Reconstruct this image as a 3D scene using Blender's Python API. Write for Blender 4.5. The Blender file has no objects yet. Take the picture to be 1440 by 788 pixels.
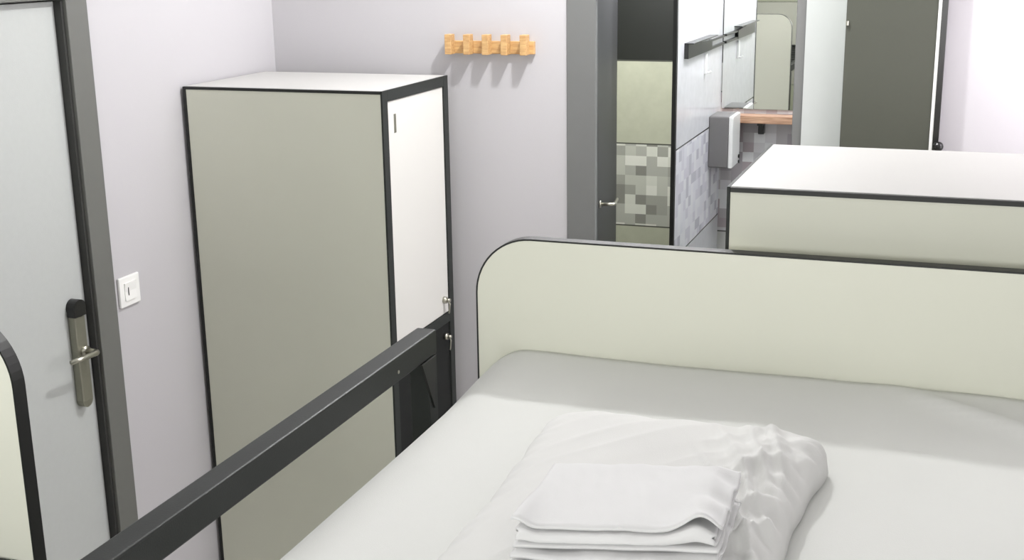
import bpy, bmesh, math, random
from mathutils import Vector, Matrix, noise
random.seed(4)
sc = bpy.context.scene
COL = sc.collection
PI = math.pi

# ------------------------------------------------------------------ materials
def node_mat(name):
    m = bpy.data.materials.new(name); m.use_nodes = True
    nt = m.node_tree
    return m, nt, nt.nodes['Principled BSDF']

def srgb(r, g, b):
    f = lambda c: ((c/255+0.055)/1.055)**2.4 if c > 10 else c/255/12.92
    return (f(r), f(g), f(b), 1)

def mat(name, rgb, rough=0.5, metal=0.0, var=0.04, scale=30.0, bump=0.0, bscale=200.0, coat=0.0, spec=0.5):
    m, nt, b = node_mat(name)
    tc = nt.nodes.new('ShaderNodeTexCoord')
    nz = nt.nodes.new('ShaderNodeTexNoise'); nz.inputs['Scale'].default_value = scale; nz.inputs['Detail'].default_value = 4
    nt.links.new(tc.outputs['Object'], nz.inputs['Vector'])
    mx = nt.nodes.new('ShaderNodeMix'); mx.data_type = 'RGBA'
    c = srgb(*rgb)
    mx.inputs[6].default_value = tuple(v*(1-var) for v in c[:3])+(1,)
    mx.inputs[7].default_value = tuple(min(1, v*(1+var)) for v in c[:3])+(1,)
    nt.links.new(nz.outputs['Fac'], mx.inputs[0]); nt.links.new(mx.outputs[2], b.inputs['Base Color'])
    b.inputs['Roughness'].default_value = rough; b.inputs['Metallic'].default_value = metal
    b.inputs['Specular IOR Level'].default_value = spec
    if coat: b.inputs['Coat Weight'].default_value = coat
    if bump:
        n2 = nt.nodes.new('ShaderNodeTexNoise'); n2.inputs['Scale'].default_value = bscale; n2.inputs['Detail'].default_value = 3
        nt.links.new(tc.outputs['Object'], n2.inputs['Vector'])
        bp = nt.nodes.new('ShaderNodeBump'); bp.inputs['Strength'].default_value = bump; bp.inputs['Distance'].default_value = 0.002
        nt.links.new(n2.outputs['Fac'], bp.inputs['Height']); nt.links.new(bp.outputs['Normal'], b.inputs['Normal'])
    return m

def wood_mat(name, c1, c2, axis_scale=(6, 60, 60), rough=0.45):
    m, nt, b = node_mat(name)
    tc = nt.nodes.new('ShaderNodeTexCoord'); mp = nt.nodes.new('ShaderNodeMapping')
    mp.inputs['Scale'].default_value = axis_scale
    nz = nt.nodes.new('ShaderNodeTexNoise'); nz.inputs['Scale'].default_value = 3; nz.inputs['Detail'].default_value = 6
    rp = nt.nodes.new('ShaderNodeValToRGB')
    rp.color_ramp.elements[0].position = .3; rp.color_ramp.elements[0].color = srgb(*c1)
    rp.color_ramp.elements[1].position = .7; rp.color_ramp.elements[1].color = srgb(*c2)
    nt.links.new(tc.outputs['Object'], mp.inputs['Vector']); nt.links.new(mp.outputs['Vector'], nz.inputs['Vector'])
    nt.links.new(nz.outputs['Fac'], rp.inputs['Fac']); nt.links.new(rp.outputs['Color'], b.inputs['Base Color'])
    b.inputs['Roughness'].default_value = rough
    return m

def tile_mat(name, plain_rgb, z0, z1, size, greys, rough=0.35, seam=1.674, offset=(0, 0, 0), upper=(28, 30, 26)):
    """plain tile wall with a mosaic band between z0 and z1 (world metres)"""
    m, nt, b = node_mat(name)
    N, L = nt.nodes.new, nt.links.new
    tc = N('ShaderNodeTexCoord')
    ad = N('ShaderNodeVectorMath'); ad.operation = 'ADD'; ad.inputs[1].default_value = offset
    L(tc.outputs['Object'], ad.inputs[0])
    dv = N('ShaderNodeVectorMath'); dv.operation = 'DIVIDE'; dv.inputs[1].default_value = (size, size, size*0.9)
    L(ad.outputs[0], dv.inputs[0])
    fl = N('ShaderNodeVectorMath'); fl.operation = 'FLOOR'; L(dv.outputs[0], fl.inputs[0])
    wn = N('ShaderNodeTexWhiteNoise'); wn.noise_dimensions = '3D'; L(fl.outputs[0], wn.inputs['Vector'])
    rp = N('ShaderNodeValToRGB'); rp.color_ramp.interpolation = 'CONSTANT'
    els = rp.color_ramp.elements
    while len(els) < len(greys): els.new(0.5)
    for i, g in enumerate(greys):
        els[i].position = i/len(greys); els[i].color = srgb(*g)
    L(wn.outputs['Value'], rp.inputs['Fac'])
    nz = N('ShaderNodeTexNoise'); nz.inputs['Scale'].default_value = 25; L(tc.outputs['Object'], nz.inputs['Vector'])
    pl = N('ShaderNodeMix'); pl.data_type = 'RGBA'
    c = srgb(*plain_rgb); pl.inputs[6].default_value = tuple(v*.9 for v in c[:3])+(1,); pl.inputs[7].default_value = tuple(v*1.08 for v in c[:3])+(1,)
    L(nz.outputs['Fac'], pl.inputs[0])
    sp = N('ShaderNodeSeparateXYZ'); L(tc.outputs['Object'], sp.inputs[0])
    def math_(op, a, v):
        n = N('ShaderNodeMath'); n.operation = op
        L(a, n.inputs[0])
        if isinstance(v, (int, float)): n.inputs[1].default_value = v
        else: L(v, n.inputs[1])
        return n.outputs[0]
    band = math_('MULTIPLY', math_('GREATER_THAN', sp.outputs['Z'], z0), math_('LESS_THAN', sp.outputs['Z'], z1))
    mx = N('ShaderNodeMix'); mx.data_type = 'RGBA'
    L(band, mx.inputs[0]); L(pl.outputs[2], mx.inputs[6]); L(rp.outputs['Color'], mx.inputs[7])
    up = N('ShaderNodeMix'); up.data_type = 'RGBA'; up.inputs[7].default_value = srgb(*upper)  # lintel's shade at the top, painted into the tile colour above the seam
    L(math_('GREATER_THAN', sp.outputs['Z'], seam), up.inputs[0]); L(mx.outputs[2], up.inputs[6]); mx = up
    # grout joints between the big tiles
    out = mx.outputs[2]
    for zz in (z0, z1, seam):
        d = math_('ABSOLUTE', math_('SUBTRACT', sp.outputs['Z'], zz), 0)
        g = math_('LESS_THAN', d, 0.003)
        m2 = N('ShaderNodeMix'); m2.data_type = 'RGBA'; m2.inputs[7].default_value = srgb(70, 72, 64)
        L(g, m2.inputs[0]); L(out, m2.inputs[6]); out = m2.outputs[2]
    L(out, b.inputs['Base Color']); b.inputs['Roughness'].default_value = rough
    return m

M = {}
M['wall'] = mat('wall_paint', (185, 183, 186), .75, var=.012, scale=4, bump=.08, bscale=260)
M['ceiling'] = mat('ceiling_paint', (232, 232, 230), .85, var=.01)
M['floor'] = mat('floor_vinyl', (196, 194, 188), .5, var=.08, scale=12)
M['frontwall'] = mat('pale_green_wall_paint', (206, 210, 190), .75, var=.02, scale=3)
M['leaf'] = mat('door_leaf_grey', (182, 185, 183), .42, var=.03, scale=60, bump=.15, bscale=420)
M['frame'] = mat('door_frame_grey', (100, 101, 97), .5, var=.03, scale=40)
M['frame_dark'] = mat('door_frame_gasket', (45, 45, 43), .55)
M['laminate'] = mat('locker_laminate', (206, 207, 193), .42, var=.02, scale=8)
M['top_lam'] = mat('locker_top_laminate', (192, 191, 188), .45, var=.015, scale=8)
M['door_white'] = mat('locker_door_white', (214, 213, 208), .4, var=.01, scale=8)
M['door_dark'] = mat('locker_door_charcoal', (25, 27, 26), .55, var=.05, scale=20, spec=.2)
M['steel'] = mat('dark_powder_coated_steel', (40, 43, 41), .48, var=.06, scale=60, bump=.1, bscale=500, spec=.25)
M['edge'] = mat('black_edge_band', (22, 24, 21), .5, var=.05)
M['head'] = mat('headboard_laminate', (221, 222, 208), .4, var=.012, scale=5)
M['chrome'] = mat('brushed_nickel', (178, 176, 164), .3, metal=1, var=.04)
M['plate'] = mat('satin_nickel_plate', (142, 141, 128), .38, metal=.75, var=.05, scale=50)
M['black'] = mat('black_plastic', (20, 20, 20), .3, var=.05)
M['white_plastic'] = mat('white_plastic', (236, 236, 234), .35, var=.01)
M['sheet'] = mat('white_bed_linen', (216, 217, 214), .85, var=.008, scale=40, bump=.12, bscale=600, spec=.2)
M['pillow'] = mat('white_pillow_cotton', (218, 218, 216), .9, var=.01, scale=40, bump=.12, bscale=600, spec=.2)
M['folded'] = mat('white_folded_cotton', (224, 224, 224), .9, var=.008, scale=40, bump=.1, bscale=600, spec=.2)
M['pine'] = wood_mat('pine_wood', (176, 134, 86), (208, 172, 120), (8, 50, 50))
M['shelf_wood'] = wood_mat('vanity_shelf_wood', (150, 112, 88), (196, 160, 132), (5, 60, 60))
M['bath_frame'] = mat('bathroom_frame_grey', (106, 107, 106), .4, var=.03)
M['bath_leaf'] = mat('bathroom_door_grey', (40, 41, 43), .45, var=.08, scale=14)
M['olive'] = mat('olive_grey_door', (66, 68, 59), .55, var=.05, scale=10, bump=.1)
M['panel_grey'] = mat('light_grey_wall_paint', (180, 184, 182), .6, var=.02)
G1 = [(196, 198, 186), (150, 151, 141), (206, 207, 196), (128, 128, 120), (178, 180, 168), (164, 165, 155), (200, 202, 190)]
G2 = [(186, 184, 186), (150, 145, 147), (210, 210, 210), (168, 163, 165), (198, 196, 198), (158, 148, 150)]
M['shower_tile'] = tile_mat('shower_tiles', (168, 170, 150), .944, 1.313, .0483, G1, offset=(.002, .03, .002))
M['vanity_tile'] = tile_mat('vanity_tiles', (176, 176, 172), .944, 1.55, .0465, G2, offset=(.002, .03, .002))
G3 = [(242, 241, 247), (226, 224, 234), (246, 246, 250), (205, 203, 214), (238, 238, 245)]
M['partition'] = tile_mat('partition_tiles', (226, 226, 230), 1.02, 1.43, .045, G3, rough=.2, seam=2.35, offset=(.03, .004, .002))
def mirror_mat():
    m, nt, b = node_mat('mirror_glass')
    b.inputs['Base Color'].default_value = (.86, .88, .86, 1); b.inputs['Metallic'].default_value = 1; b.inputs['Roughness'].default_value = .015
    return m
M['mirror'] = mirror_mat()

# ------------------------------------------------------------------ mesh helpers
def box(bm, x0, x1, y0, y1, z0, z1, bev=0.0, seg=2):
    mtx = Matrix.Translation(((x0+x1)/2, (y0+y1)/2, (z0+z1)/2)) @ Matrix.Diagonal((x1-x0, y1-y0, z1-z0, 1))
    r = bmesh.ops.create_cube(bm, size=1, matrix=mtx)
    if bev:
        es = {e for v in r['verts'] for e in v.link_edges}
        bmesh.ops.bevel(bm, geom=list(es), offset=bev, segments=seg, profile=.5, affect='EDGES')

def tube(bm, pts, rad, seg=12, cap=True):
    """round tube along a polyline"""
    rings = []
    n = len(pts); pts = [Vector(p) for p in pts]
    prev = None
    for i, p in enumerate(pts):
        t = (pts[min(i+1, n-1)]-pts[max(i-1, 0)]).normalized()
        if prev is None:
            a = t.orthogonal().normalized()
        else:
            a = (prev-t*prev.dot(t)).normalized()
        prev = a; b = t.cross(a)
        r = rad[i] if isinstance(rad, (list, tuple)) else rad
        rings.append([bm.verts.new(p+a*r*math.cos(2*PI*k/seg)+b*r*math.sin(2*PI*k/seg)) for k in range(seg)])
    for i in range(n-1):
        for k in range(seg):
            bm.faces.new((rings[i][k], rings[i][(k+1) % seg], rings[i+1][(k+1) % seg], rings[i+1][k]))
    if cap:
        bm.faces.new(rings[0][::-1]); bm.faces.new(rings[-1])

def disc(bm, c, axis, r, h, seg=20):
    ax = Vector(axis).normalized(); c = Vector(c)
    tube(bm, [c, c+ax*h], r, seg)

def prism(bm, outline, axis, a0, a1):
    """extrude a 2-D outline along an axis: 'x' outline=(y,z); 'y' outline=(x,z); 'z' outline=(x,y)"""
    def P(u, v, a): return {'x': (a, u, v), 'y': (u, a, v), 'z': (u, v, a)}[axis]
    v0 = [bm.verts.new(P(u, v, a0)) for u, v in outline]; v1 = [bm.verts.new(P(u, v, a1)) for u, v in outline]
    n = len(outline)
    bm.faces.new(v0); bm.faces.new(v1[::-1])
    for i in range(n): bm.faces.new((v0[i], v1[i], v1[(i+1) % n], v0[(i+1) % n]))

def obj(name, fill, m, parent=None, smooth=False, weld=False):
    bm = bmesh.new(); fill(bm)
    bmesh.ops.recalc_face_normals(bm, faces=bm.faces)
    me = bpy.data.meshes.new(name); bm.to_mesh(me); bm.free()
    me.materials.append(m)
    if smooth:
        for p in me.polygons: p.use_smooth = True
    o = bpy.data.objects.new(name, me); COL.objects.link(o)
    if parent: o.parent = parent
    return o

def bxo(name, m, dims, parent=None, bev=0.0):
    return obj(name, lambda bm: box(bm, *dims, bev), m, parent)

def tag(o, label, cat, group=None):
    o['label'] = label; o['category'] = cat
    if group: o['group'] = group
    return o

def thing(name, label, cat, loc=(0, 0, 0), rz=0.0, group=None):
    o = bpy.data.objects.new(name, None); o.empty_display_size = .1; COL.objects.link(o)
    o.location = loc; o.rotation_euler = (0, 0, rz)
    return tag(o, label, cat, group)

def struct(name, fill, m, parent=None):
    o = obj(name, fill, m, parent)
    if not parent: o['kind'] = 'structure'
    return o
def sbox(name, m, *dims, bev=0.0): return struct(name, lambda bm: [box(bm, *d, bev) for d in dims], m)

def copy_tree(o, parent=None):
    c = o.copy(); COL.objects.link(c)
    if parent: c.parent = parent
    for ch in list(o.children): copy_tree(ch, c)
    return c

# ------------------------------------------------------------------ the room
XL, XR, YB, YF, H = -2.233, 1.15, 3.768, -1.6, 3.0
sbox('floor', M['floor'], (XL-.1, XR+.1, YF-.1, 5.4, -.1, 0))
sbox('ceiling', M['ceiling'], (XL-.1, XR+.1, YF-.1, 5.4, H, H+.1))
D0, D1 = 1.80, 2.80        # outer edges of the entrance door frame
sbox('wall_left', M['wall'], (XL-.1, XL, YF-.1, D0, 0, H), (XL-.1, XL, D1, YB+.1, 0, H), (XL-.1, XL, D0, D1, 2.12, H), (XL-.1, XL-.07, D0, D1, 0, 2.12))
DX0, DX1 = -1.189, -.457   # bathroom door frame, outer edges
sbox('wall_back', M['wall'], (XL, DX0, YB, YB+.1, 0, H), (DX1, XR+.1, YB, YB+.1, 0, H), (DX0, DX1, YB, YB+.1, 2.12, H))
sbox('wall_right', M['wall'], (XR, XR+.1, YF-.1, YB, 0, H))
sbox('wall_front', M['frontwall'], (XL, XR, YF-.1, YF, 0, H))
# unseen window added for the fill light behind the camera; window at right
def window(name, fill_frame, pane):
    o = struct(name, fill_frame, M['white_plastic']); bxo('window_pane', M['white_plastic'], pane, o); return o
window('added_window', lambda bm: [box(bm, *d, .003) for d in ((-1.12, -1.05, YF, YF+.05, 1.43, 2.47), (.45, .52, YF, YF+.05, 1.43, 2.47), (-1.05, .45, YF, YF+.05, 2.4, 2.47), (-1.05, .45, YF, YF+.05, 1.43, 1.5), (-.33, -.27, YF, YF+.05, 1.5, 2.4))], (-1.05, .45, YF, YF+.01, 1.5, 2.4))
window('window_2', lambda bm: [box(bm, *d, .003) for d in ((XR-.04, XR, 2.58, 2.65, .78, 2.42), (XR-.04, XR, 3.55, 3.62, .78, 2.42), (XR-.04, XR, 2.65, 3.55, 2.35, 2.42), (XR-.04, XR, 2.65, 3.55, .78, .85))], (XR-.01, XR, 2.65, 3.55, .85, 2.35))
# bathroom shell
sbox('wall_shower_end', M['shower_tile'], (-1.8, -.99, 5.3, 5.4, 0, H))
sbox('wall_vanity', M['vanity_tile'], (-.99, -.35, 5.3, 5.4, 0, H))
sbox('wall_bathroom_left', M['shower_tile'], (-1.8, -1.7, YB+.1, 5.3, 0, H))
sbox('wall_bathroom_right', M['panel_grey'], (-.42, -.35, YB+.1, 5.3, 0, H))
sbox('wall_partition', M['partition'], (-.997, -.985, 4.437, 5.3, 0, 2.4))
sbox('trim_1', M['edge'], (-.998, -.984, 4.415, 4.437, 0, 2.4))        # dark edge profile of the partition
sbox('trim_2', M['panel_grey'], (DX1, -.343, YB-.008, YB, 0, 2.4))      # light grey strip of wall by the bathroom

# entrance door on the left wall
dr = bpy.data.objects.new('door_1', None); COL.objects.link(dr); dr['kind'] = 'structure'
def frame1(bm):
    for a, b in ((D0, D0+.083), (D1-.083, D1)): box(bm, XL-.065, XL+.012, a, b, 0, 2.12, .002)
    box(bm, XL-.065, XL+.012, D0+.083, D1-.083, 2.04, 2.12, .002)
obj('door_frame', frame1, M['frame'], dr)
bxo('door_leaf', M['leaf'], (XL-.06, XL-.02, D0+.086, D1-.093, .01, 2.035), dr, .002)
def gasket(bm):
    box(bm, XL-.06, XL+.002, D1-.093, D1-.0835, 0, 2.035)
    box(bm, XL-.06, XL-.022, D0+.0835, D0+.0865, 0, 2.035)
obj('door_gasket', gasket, M['frame_dark'], dr)
XF = XL-.02
def plate_shape(bm):
    box(bm, XF, XF+.024, 2.628, 2.672, .955, 1.205, .004)
    tube(bm, [(XF, 2.65, .957), (XF+.022, 2.65, .957)], .021, 20)
pl = obj('lock_plate', plate_shape, M['plate'], dr)
def cap_shape(bm):
    box(bm, XF, XF+.029, 2.626, 2.674, 1.198, 1.222, .003)
    tube(bm, [(XF, 2.65, 1.222), (XF+.029, 2.65, 1.222)], .024, 24)
obj('reader_cap', cap_shape, M['black'], pl)
def lever1(bm):
    disc(bm, (XF+.02, 2.655, 1.097), (1, 0, 0), .016, .012)
    tube(bm, [(XF+.025, 2.655, 1.097), (XF+.055, 2.657, 1.097), (XF+.064, 2.654, 1.098), (XF+.069, 2.645, 1.099), (XF+.07, 2.63, 1.1), (XF+.069, 2.59, 1.101), (XF+.066, 2.548, 1.102)],
         [.0095, .0095, .009, .0085, .0078, .007, .0065], 14)
obj('door_handle', lever1, M['chrome'], pl, smooth=True)

# light switch
sw = thing('light_switch', 'square white light switch on the wall beside the grey entrance door frame', 'light switch', (XL, 2.868, 1.215))
def plate_(bm): box(bm, 0, .009, -.046, .046, -.044, .044, .003)
obj('cover_plate', plate_, M['white_plastic'], sw)
obj('rocker', lambda bm: prism(bm, [(.009, -.026), (.0125, -.026), (.0105, 0), (.0135, .026), (.009, .026)], 'y', -.026, .026), M['white_plastic'], sw)
obj('indicator_mark', lambda bm: box(bm, .0112, .0122, -.012, -.009, -.012, .012), M['edge'], sw)

# ------------------------------------------------------------------ lockers
LW, LD, LZ0, LZ1 = .652, .478, .17, 1.764   # width front-to-back (x), width of the front (y), heights
def make_locker(label):
    """local frame: back at x=0, front at x=LW, y 0..LD"""
    t = thing('locker', label, 'locker', group='bedside lockers')
    s = .014
    obj('side_panel', lambda bm: box(bm, .011, LW+.006, 0, s, LZ0, LZ1-.008), M['laminate'], t)
    obj('side_panel', lambda bm: box(bm, .011, LW+.006, LD-s, LD, LZ0, LZ1-.008), M['laminate'], t)
    obj('back_panel', lambda bm: box(bm, 0, .011, -.001, LD+.001, LZ0, LZ1-.001), M['edge'], t)
    obj('top_panel', lambda bm: box(bm, .004, LW+.006, .005, LD-.005, LZ1-.008, LZ1), M['top_lam'], t)
    obj('floor_panel', lambda bm: box(bm, .011, LW-.004, s, LD-s, LZ0, LZ0+.016), M['laminate'], t)
    for y0, y1 in ((-.002, .005), (LD-.005, LD+.002)):
        obj('top_trim', lambda bm: box(bm, .011, LW+.006, y0, y1, LZ1-.009, LZ1-.001), M['edge'], t)
    def ff(bm):
        x0, x1 = LW+.006, LW+.012
        box(bm, x0, x1, -.001, .034, LZ0, LZ1, .001); box(bm, x0, x1, LD-.034, LD+.001, LZ0, LZ1, .001)
        box(bm, x0, x1, .034, LD-.034, LZ1-.032, LZ1, .001); box(bm, x0, x1, .034, LD-.034, LZ0, LZ0+.03, .001)
        box(bm, x0, x1, .034, LD-.034, .957, .99, .001)
    obj('front_frame', ff, M['steel'], t)
    u = obj('upper_door', lambda bm: box(bm, LW-.012, LW+.008, .036, LD-.036, .992, LZ1-.034, .0015), M['door_white'], t)
    def lock(z):
        def f(bm):
            disc(bm, (LW+.008, LD-.075, z), (1, 0, 0), .011, .012)
            disc(bm, (LW+.02, LD-.075, z), (1, 0, 0), .006, .012)
            tube(bm, [(LW+.024, LD-.075, z-.002), (LW+.03, LD-.075, z-.012), (LW+.027, LD-.075, z-.04), (LW+.025, LD-.075, z-.045)], .003, 8)
        return f
    obj('cam_lock', lock(1.04), M['chrome'], u, smooth=True)
    obj('number_label', lambda bm: box(bm, LW+.0075, LW+.009, .078, .092, 1.635, 1.69), M['plate'], u)
    d = obj('lower_door', lambda bm: box(bm, LW-.012, LW+.008, .036, LD-.036, LZ0+.032, .955, .0015), M['door_dark'], t)
    obj('cam_lock', lock(.915), M['chrome'], d, smooth=True)
    for x in (.03, LW-.03):
        for y in (.03, LD-.03):
            def leg(bm, x=x, y=y):
                box(bm, x-.017, x+.017, y-.017, y+.017, .012, LZ0)
                tube(bm, [(x, y, 0), (x, y, .012)], .022, 16)
            obj('leg', leg, M['edge'], t)
    return t
lk = make_locker('tall grey locker with white upper door in the corner under the coat rack')
lk.location = (-2.224, 3.205, 0)
lk2 = copy_tree(lk)
lk2['label'] = 'pale locker top standing behind the white curved headboard'
lk2.location = (-.363+LW+.012, 2.03+LD, 0); lk2.rotation_euler = (0, 0, PI)

# ------------------------------------------------------------------ coat rack
rk = thing('coat_rack', 'small pine coat rack with five square pegs on the wall', 'coat rack', (-1.44, YB, 1.845))
obj('back_board', lambda bm: box(bm, -.148, .148, -.016, 0, -.018, .022, .0015), M['pine'], rk)
for k in range(5):
    x = -.131+k*.0635
    def peg(bm, x=x): box(bm, x-.0105, x+.0105, -.052, -.016, -.019, .044, .0015)
    obj('peg', peg, M['pine'], rk)

# ------------------------------------------------------------------ bunk beds
BX0, BX1, HY = -.79, .21, 1.967     # left and right of the bed, front face of the headboard
def headboard_outline(x0, x1, z0, z1, r, n=10):
    o = [(x0, z0), (x1, z0)]
    o += [(x1-r+r*math.cos(a), z1-r+r*math.sin(a)) for a in [PI/2*i/n for i in range(n+1)]]
    o += [(x0+r+r*math.cos(a), z1-r+r*math.sin(a)) for a in [PI/2+PI/2*i/n for i in range(n+1)]]
    return o
def make_bed(label):
    t = thing('bunk_bed', label, 'bunk bed', group='dark framed bunk beds')
    for (y0, up) in ((HY, 1), (-.06, 0)):
        hb = obj('headboard' if up else 'footboard', lambda bm: prism(bm, headboard_outline(BX0+.003, BX1-.003, .95, 1.664, .1), 'y', y0, y0+.022), M['head'], t)
        def edge(bm):
            o = headboard_outline(BX0, BX1, .947, 1.667, .103, 14); i_ = headboard_outline(BX0+.003, BX1-.003, .95, 1.664, .1, 14)
            ya, yb = y0-.0004, y0+.0225
            n = len(o)
            A = [bm.verts.new((x, ya, z)) for x, z in o]; B = [bm.verts.new((x, yb, z)) for x, z in o]
            C_ = [bm.verts.new((x, ya, z)) for x, z in i_]; D_ = [bm.verts.new((x, yb, z)) for x, z in i_]
            for k in range(n):
                j = (k+1) % n
                bm.faces.new((A[k], B[k], B[j], A[j])); bm.faces.new((A[k], A[j], C_[j], C_[k])); bm.faces.new((B[k], D_[k], D_[j], B[j])); bm.faces.new((C_[k], C_[j], D_[j], D_[k]))
        obj('edge_band', edge, M['edge'], hb)
    def deck(bm):
        for x0, x1, z1 in ((BX0-.045, BX0-.01, 1.33), (BX1-.04, BX1-.005, 1.298)): box(bm, x0, x1, -.03, HY-.002, 1.25, z1, .002)
        for y0, y1 in ((-.03, 0), (HY-.035, HY-.005)): box(bm, BX0-.01, BX1-.04, y0, y1, 1.25, 1.298)
        for k in range(9): box(bm, BX0-.01, BX1-.04, .15+k*.2, .2+k*.2, 1.262, 1.285)
    obj('bed_deck', deck, M['steel'], t)
    for sx in (0,):
        xa, xb = ((BX0-.045, BX0-.01), (BX1+.01, BX1+.045))[sx]
        def rail(bm, xa=xa, xb=xb, sx=sx):
            box(bm, xa, xb, .12, 1.812, 1.499, 1.541, .003)
            for yy in (1.775, .12): box(bm, xa, xb, yy, yy+.035, 1.33, 1.499, .002)
        g = obj('guard_rail', rail, M['steel'], t)
        if sx == 0:
            def dark_tri(bm): prism(bm, [(1.80, 1.499), (1.745, 1.499), (1.79, 1.41)], 'x', xb-.001, xb+.003)  # flat dark triangle under the rail, next to the end post
            obj('dark_triangle', dark_tri, M['edge'], g)
            obj('bolt', lambda bm: disc(bm, (xb-.001, 1.66, 1.516), (1, 0, 0), .003, .002, 10), M['chrome'], g)
    for x in (BX0-.0, BX1-.04):
        for y in (-.03, HY-.045):
            obj('post', lambda bm, x=x, y=y: box(bm, x, x+.04, y, y+.04, 0, 1.25, .002), M['steel'], t)
    def lower(bm):
        for x in (BX0, BX1-.04): box(bm, x, x+.04, .01, HY-.045, .3, .36)
        for k in range(9): box(bm, BX0+.04, BX1-.04, .15+k*.2, .2+k*.2, .33, .35)
    obj('lower_deck', lower, M['steel'], t)
    return t
bed = make_bed('bunk bed with wide white headboard and dark guard rail in front of the lockers')

def smoothstep(a, b, x):
    t = max(0, min(1, (x-a)/(b-a))); return t*t*(3-2*t)
def mattress_fill(bm):
    nx, ny = 80, 120
    x0, x1, y0, y1 = BX0+.002, BX1-.004, -.03, HY-.002
    zb, zt, ed = 1.3, 1.455, .1
    grid = []
    for j in range(ny+1):
        row = []
        for i in range(nx+1):
            x = x0+(x1-x0)*i/nx; y = y0+(y1-y0)*j/ny
            d = min(x-x0, x1-x)
            s = 1-min(1, d/ed)
            z = zt-.072*s**2.2
            z += .012*smoothstep(.25, 0, y1-y)
            wr = .004*noise.noise(Vector((x*3, y*2.2, 1.3)))+.0018*noise.noise(Vector((x*9+y*5, y*3-x*6, 5)))
            # a long diagonal crease on the far right and a fold along the left side
            q = (y-(1.90-.55*(x-.0)))
            wr += .011*math.exp(-(q/.025)**2)*smoothstep(-.1, .0, x)
            q2 = (x+.60-.12*(y-1.4)); wr += .003*math.exp(-(q2/.02)**2)*smoothstep(1.9, 1.5, y)
            row.append(bm.verts.new((x, y, z+wr*(1-s))))
        grid.append(row)
    for j in range(ny):
        for i in range(nx):
            bm.faces.new((grid[j][i], grid[j][i+1], grid[j+1][i+1], grid[j+1][i]))
    # skirt and underside
    ring = grid[0][:] + [grid[j][-1] for j in range(1, ny+1)] + grid[-1][-2::-1] + [grid[j][0] for j in range(ny-1, 0, -1)]
    low = [bm.verts.new((v.co.x, v.co.y, zb)) for v in ring]
    n = len(ring)
    for k in range(n): bm.faces.new((ring[k], low[k], low[(k+1) % n], ring[(k+1) % n]))
    bm.faces.new(low)
mt = obj('mattress', mattress_fill, M['sheet'], smooth=True)
tag(mt, 'mattress in a smooth white fitted sheet under the pillow', 'mattress')

DXB, DYB = -1.222-BX1, 1.303-HY
bed2 = copy_tree(bed); bed2.location = (DXB, DYB, 0)
bed2['label'] = 'second bunk bed beside the entrance door, only its rounded dark-edged corner showing'

# ------------------------------------------------------------------ pillow
def pillow_fill(bm):
    n = 110
    cx, cy, zb = -.342, 1.35, 1.457
    def ridge(p): return (1-min(1, abs(noise.noise(p))*2.4))**2
    def P(u, v, top):
        W = .196+.012*v; D = .312
        ear = smoothstep(.80, 1, abs(u))*smoothstep(.80, 1, abs(v))
        x = u*(W-.012*(1-v*v)*abs(u))-.010*u*ear; y = v*(D-.016*(1-u*u)*abs(v)*.6)-.05*v*ear*(v > 0)
        c = max(0, (1-abs(u)**5)*(1-abs(v)**5))
        edge = c**.42
        z = zb+.002
        if top:
            z = zb+.003+.060*edge
            z += .012*edge*math.exp(-((u+.05)**2/.5+(v+.25)**2/.45))
            w = smoothstep(.15, .75, u)*(.55+.45*smoothstep(.9, .2, v))+.3*smoothstep(.45, .9, v)*smoothstep(.0, .6, u)
            q1 = Vector((u*3.2+v*2.0, v*.9-u*.5, .7)); q2 = Vector((u*2.0-v*2.6, v*.7+u*.4, 5.1)); q3 = Vector((u*6+v*4, v*2-u, 9.3))
            z += edge*w*(.021*ridge(q1)+.017*ridge(q2)+.007*ridge(q3)-.016)
            z += edge*.006*noise.noise(Vector((u*2, v*2, 2.2)))+edge*.003*ridge(Vector((u*2.5-v*3, v*.8, 4)))
            # gathered seam puckers along the right and far edges
            z += .007*smoothstep(.72, .97, abs(u))*edge*math.sin(v*46+3*noise.noise(Vector((v*4, u, 1))))*(.4+.6*(u > 0))
            z += .018*ear*(1 if u > 0 else .1)
        x += .008*noise.noise(Vector((v*3.5, u*.6, 8)))*abs(u)**3; y += .008*noise.noise(Vector((u*3.5, v*.6, 4)))*abs(v)**3
        return (cx+x, cy+y, max(z, zb+.001))
    g = {}
    for top in (1, 0):
        for j in range(n+1):
            for i in range(n+1):
                u, v = -1+2*i/n, -1+2*j/n
                b = i in (0, n) or j in (0, n)
                if b and not top: g[(0, i, j)] = g[(1, i, j)]; continue
                g[(top, i, j)] = bm.verts.new(P(u, v, top))
    for top in (1, 0):
        for j in range(n):
            for i in range(n):
                f = (g[(top, i, j)], g[(top, i+1, j)], g[(top, i+1, j+1)], g[(top, i, j+1)])
                bm.faces.new(f if top else f[::-1])
pw = obj('pillow', pillow_fill, M['pillow'], smooth=True)
tag(pw, 'wrinkled white pillow lying on the sheet under the folded linen', 'pillow')

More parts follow.
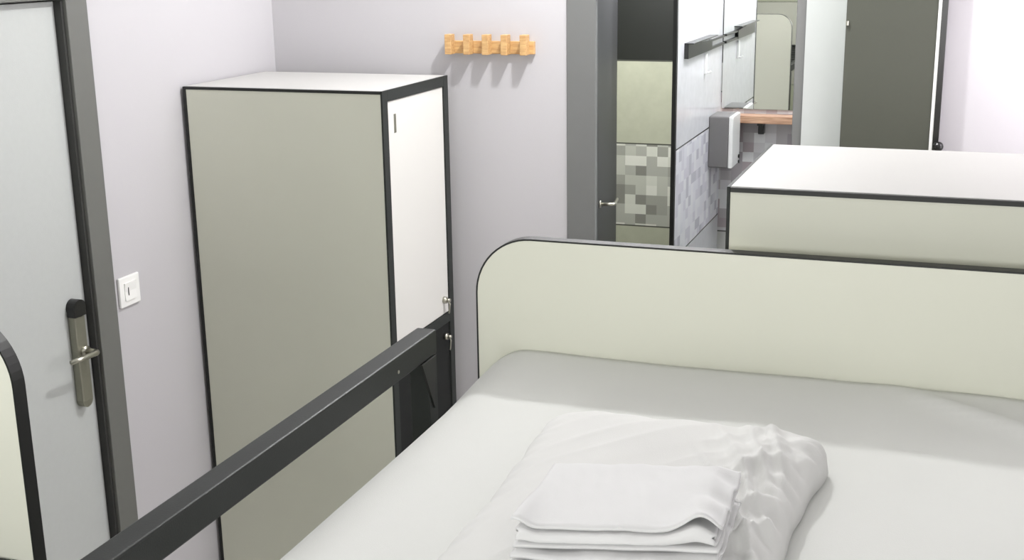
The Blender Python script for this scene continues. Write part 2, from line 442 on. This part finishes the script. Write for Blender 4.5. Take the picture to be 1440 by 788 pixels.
# ------------------------------------------------------------------ folded linen on the pillow
def ply_path(plies, th, gap):
    """side profile (s 0..1 front to back, height) of a cloth folded back and forth, open edge of the top ply in front"""
    pts = []
    z = th/2
    for k in range(plies):
        a, b = (0, 1) if (plies-1-k) % 2 else (1, 0)
        for i in range(19): pts.append((a+(b-a)*i/18, z, k))
        if k < plies-1:
            r = (th+gap)/2
            for i in range(1, 6):
                an = -PI/2+PI*i/6
                pts.append((b+(1 if b == 1 else -1)*r/.165*math.cos(an), z+r+r*math.sin(an), k+(i/6)))
            z += th+gap
    return pts
def folded_fill(C, U, V, plies, th, gap, base, seed, left_gap, right_gap, spill):
    """C centre, U and V half vectors of the folded rectangle; gaps lift the upper plies at the front corners"""
    def f(bm):
        prof = ply_path(plies, th, gap); n = len(prof); nw = 60
        lay = {}
        def pos(i, k, off):
            s, h, lv = prof[i]; u = -1+2*k/nw
            a = prof[max(0, i-1)]; b = prof[min(n-1, i+1)]
            t = Vector(((b[0]-a[0])*.165, b[1]-a[1])).normalized(); nn = Vector((-t.y, t.x))
            ss = s+off*th*nn.x/.165; z = h+off*th*nn.y
            L = lv/max(1, plies-1)
            w = 1+.035*noise.noise(Vector((lv*3.1, s*2.2, seed)))-.03*math.sin(lv*2.3+seed)
            vv = 2*ss-1-(spill*(1-L))*(1-s)+.05*noise.noise(Vector((u*1.6, lv*2.7, seed+2)))*(1-.5*s)
            z += .0035*noise.noise(Vector((u*1.8, s*2.2, seed)))*L+.0012*noise.noise(Vector((u*7+s*3, s*5-u*2, seed+6)))
            front = smoothstep(.75, 0, s)
            z += L**1.5*front*(left_gap*math.exp(-((u+.97)/.13)**2)+right_gap*math.exp(-((u-.80)/.20)**2))
            # the right side sags and puckers
            z -= .010*smoothstep(.72, 1, u)*L*(1-front*.6)
            z += .004*smoothstep(.45, 1, u)*math.sin(s*17+u*5+seed)*L
            x = C[0]+u*w*U[0]+vv*V[0]; y = C[1]+u*w*U[1]+vv*V[1]
            return (x, y, base+max(z, .0004+th*(off+.5)))
        for side in (0, 1):
            for i in range(n):
                for k in range(nw+1): lay[(side, i, k)] = bm.verts.new(pos(i, k, side-.5))
        for i in range(n-1):
            for k in range(nw):
                bm.faces.new((lay[(1, i, k)], lay[(1, i, k+1)], lay[(1, i+1, k+1)], lay[(1, i+1, k)]))
                bm.faces.new((lay[(0, i, k)], lay[(0, i+1, k)], lay[(0, i+1, k+1)], lay[(0, i, k+1)]))
            for k in (0, nw):
                bm.faces.new((lay[(0, i, k)], lay[(1, i, k)], lay[(1, i+1, k)], lay[(0, i+1, k)]))
        for i in (0, n-1):
            for k in range(nw):
                bm.faces.new((lay[(0, i, k)], lay[(0, i, k+1)], lay[(1, i, k+1)], lay[(1, i, k)]))
    return f
s1 = obj('folded_sheet', folded_fill((-.306, 1.192), (.100, .027), (-.003, .086), 3, .004, .002, 1.5345, 1.0, .002, .0, .10), M['folded'], smooth=True)
tag(s1, 'flat folded white sheet lying directly on the pillow, under the other folded sheet', 'folded sheet', 'folded linen on the pillow')
s2 = obj('folded_sheet', folded_fill((-.308, 1.206), (.099, .027), (-.004, .082), 4, .0036, .0034, 1.5535, 4.0, .011, .012, .03), M['folded'], smooth=True)
tag(s2, 'upper folded white sheet with dark open folds along its front edge', 'folded sheet', 'folded linen on the pillow')

# ------------------------------------------------------------------ bathroom
d2 = bpy.data.objects.new('door_2', None); COL.objects.link(d2); d2['kind'] = 'structure'
def frame2(bm):
    box(bm, DX0, DX0+.095, YB-.004, YB+.018, 0, 2.12, .002); box(bm, DX0, DX0+.03, YB+.018, YB+.104, 0, 2.12); box(bm, DX1-.028, DX1, YB-.004, YB+.104, 0, 2.12, .002)
    box(bm, DX0+.095, DX1-.028, YB-.004, YB+.104, 2.03, 2.12, .002)
obj('door_frame', frame2, M['bath_frame'], d2)
HX, HYY = DX0+.094, YB+.02
ang = math.atan2(.68, -.118)     # direction of the opened leaf in plan
lf = obj('door_leaf', lambda bm: box(bm, 0, .66, 0, .038, .01, 2.02, .002), M['bath_leaf'], d2)
lf.location = (HX, HYY, 0); lf.rotation_euler = (0, 0, ang)
def lever2(bm):
    disc(bm, (.07, 0, 1.337), (0, -1, 0), .012, .006, 20)
    tube(bm, [(.07, -.004, 1.337), (.07, -.038, 1.337), (.072, -.046, 1.337), (.08, -.05, 1.337), (.16, -.05, 1.337)], .0055, 12)
obj('door_handle', lever2, M['chrome'], lf, smooth=True)

mr = thing('mirror', 'frameless wall mirror above the wooden vanity shelf in the bathroom', 'mirror', (-.815, 5.3, 1.9))
obj('mirror_glass', lambda bm: box(bm, -.165, .155, -.006, -.001, -.42, .45), M['mirror'], mr)
obj('backing', lambda bm: box(bm, -.166, .156, -.0012, 0, -.421, .451), M['edge'], mr)

vs = thing('wooden_shelf', 'narrow brown wooden shelf under the bathroom mirror', 'shelf', (-.815, 5.3, 1.44))
obj('board', lambda bm: box(bm, -.168, .158, -.075, 0, -.012, .02, .002), M['shelf_wood'], vs)
obj('bracket', lambda bm: (box(bm, -.004, .02, -.03, 0, -.062, -.012, .002), box(bm, -.004, .02, -.06, -.03, -.022, -.012)), M['black'], vs)

dp = thing('paper_dispenser', 'grey and white paper dispenser on the tiled partition beside the vanity', 'dispenser', (-.985, 5.13, 1.37))
obj('housing', lambda bm: box(bm, 0, .082, -.085, .085, -.105, .107, .006), mat('dispenser_grey', (112, 110, 110), .5), dp)
obj('front_cover', lambda bm: box(bm, .082, .1, -.085, .085, -.105, .107, .005), M['white_plastic'], dp)
obj('latch', lambda bm: (disc(bm, (.1, .06, -.075), (1, 0, 0), .008, .006, 12), disc(bm, (.1, .06, -.098), (1, 0, 0), .007, .006, 12)), M['black'], dp)

tr = thing('towel_holder', 'black wall mounted holder on the white bathroom partition', 'towel holder', (-.985, 4.9, 1.775))
def holder(bm):
    prism(bm, [(-.35, -.025), (.1, -.025), (.1, .012), (-.35, .03)], 'x', 0, .016)
    box(bm, 0, .014, .1, .37, .006, .014); box(bm, 0, .014, .1, .37, -.025, -.015)
obj('rail_plate', holder, M['black'], tr)
obj('ledge', lambda bm: box(bm, .0, .035, -.35, .12, .028, .032), M['black'], tr)
hk = thing('wall_hook', 'thin white vertical hook below the black bathroom holder', 'hook', (-.985, 4.93, 1.70))
obj('hook_strip', lambda bm: box(bm, 0, .01, -.012, .012, -.04, .04, .002), M['white_plastic'], hk)
obj('hook_tip', lambda bm: tube(bm, [(.008, 0, -.034), (.02, 0, -.036), (.026, 0, -.028)], .004, 8), M['white_plastic'], hk, smooth=True)

# olive door beside the bathroom
d3 = bpy.data.objects.new('door_3', None); COL.objects.link(d3); d3['kind'] = 'structure'
bxo('door_leaf', M['olive'], (-.341, -.093, YB-.04, YB, .01, 2.3), d3, .001)
bxo('white_edge', M['white_plastic'], (-.093, -.084, YB-.042, YB, .01, 2.3), d3)
bxo('black_gasket', M['black'], (-.084, -.068, YB-.044, YB, 0, 2.3), d3)
obj('knob', lambda bm: (tube(bm, [(-.076, YB-.044, 1.593), (-.07, YB-.075, 1.593)], .006, 10), bmesh.ops.create_uvsphere(bm, u_segments=14, v_segments=8, radius=.014, matrix=Matrix.Translation((-.066, YB-.082, 1.593)))), M['black'], d3, smooth=True)
obj('hinge_pin', lambda bm: disc(bm, (-.337, YB-.045, 1.925), (0, 0, 1), .004, .012, 10), M['chrome'], d3)

# ------------------------------------------------------------------ light
def point(name, loc, power, rad, col=(1, 1, 1)):
    l = bpy.data.lights.new(name, 'POINT'); l.energy = power; l.shadow_soft_size = rad; l.color = col
    o = bpy.data.objects.new(name, l); COL.objects.link(o); o.location = loc; return o
def area(name, loc, rot, sx, sy, power, col=(1, 1, 1)):
    l = bpy.data.lights.new(name, 'AREA'); l.shape = 'RECTANGLE'; l.size = sx; l.size_y = sy; l.energy = power; l.color = col
    o = bpy.data.objects.new(name, l); COL.objects.link(o); o.location = loc; o.rotation_euler = rot; return o
point('ceiling_lamp_corridor', (-.85, 3.2, 2.9), 70, .035)
area('front_fill_light', (-.3, -1.5, 1.95), (math.radians(86), 0, 0), 1.5, .9, 46)  # fill light added behind the camera, standing in for daylight
area('window_daylight_right', (1.1, 3.1, 1.6), (0, math.radians(90), 0), 1.5, .9, 18, (1, .97, 1))
point('bunk_fill_light', (-1.45, .7, 2.0), 7, .05)  # added to brighten the second bunk's headboard, source unseen
point('wall_lamp_right', (.42, 3.48, 1.98), 10, .08, (1, .9, 1))
point('bathroom_lamp', (-.62, 4.75, 2.45), 36, .06, (.97, .97, 1))
point('shower_fill_light', (-1.3, 4.6, 2.35), 48, .06)  # fill light added to brighten the shower tiles

w = bpy.data.worlds.new('world'); sc.world = w; w.use_nodes = True
w.node_tree.nodes['Background'].inputs[0].default_value = (.9, .92, 1, 1); w.node_tree.nodes['Background'].inputs[1].default_value = .3

# ------------------------------------------------------------------ camera
cd = bpy.data.cameras.new('camera'); cam = bpy.data.objects.new('camera', cd); COL.objects.link(cam)
yaw, pitch, roll = math.radians(-20.154), math.radians(14.918), math.radians(.8586)
fw = Vector((math.sin(yaw)*math.cos(pitch), math.cos(yaw)*math.cos(pitch), -math.sin(pitch)))
rt = Vector((math.cos(yaw), -math.sin(yaw), 0)); dn = fw.cross(rt)
r2 = math.cos(roll)*rt+math.sin(roll)*dn; d2_ = -math.sin(roll)*rt+math.cos(roll)*dn
mw = Matrix((( r2.x, -d2_.x, -fw.x, 0), (r2.y, -d2_.y, -fw.y, 0), (r2.z, -d2_.z, -fw.z, 2.15), (0, 0, 0, 1)))
cam.matrix_world = mw
cd.sensor_width = 36; cd.sensor_fit = 'HORIZONTAL'; cd.lens = 1749.7/1440*36; cd.clip_start = .02
sc.camera = cam
sc.view_settings.view_transform = 'Standard'; sc.view_settings.look = 'None'
sc.view_settings.exposure = 0.06; sc.view_settings.gamma = 1; sc.view_settings.use_curve_mapping = False
sc.cycles.use_denoising = True; sc.cycles.max_bounces = 10; sc.cycles.diffuse_bounces = 6
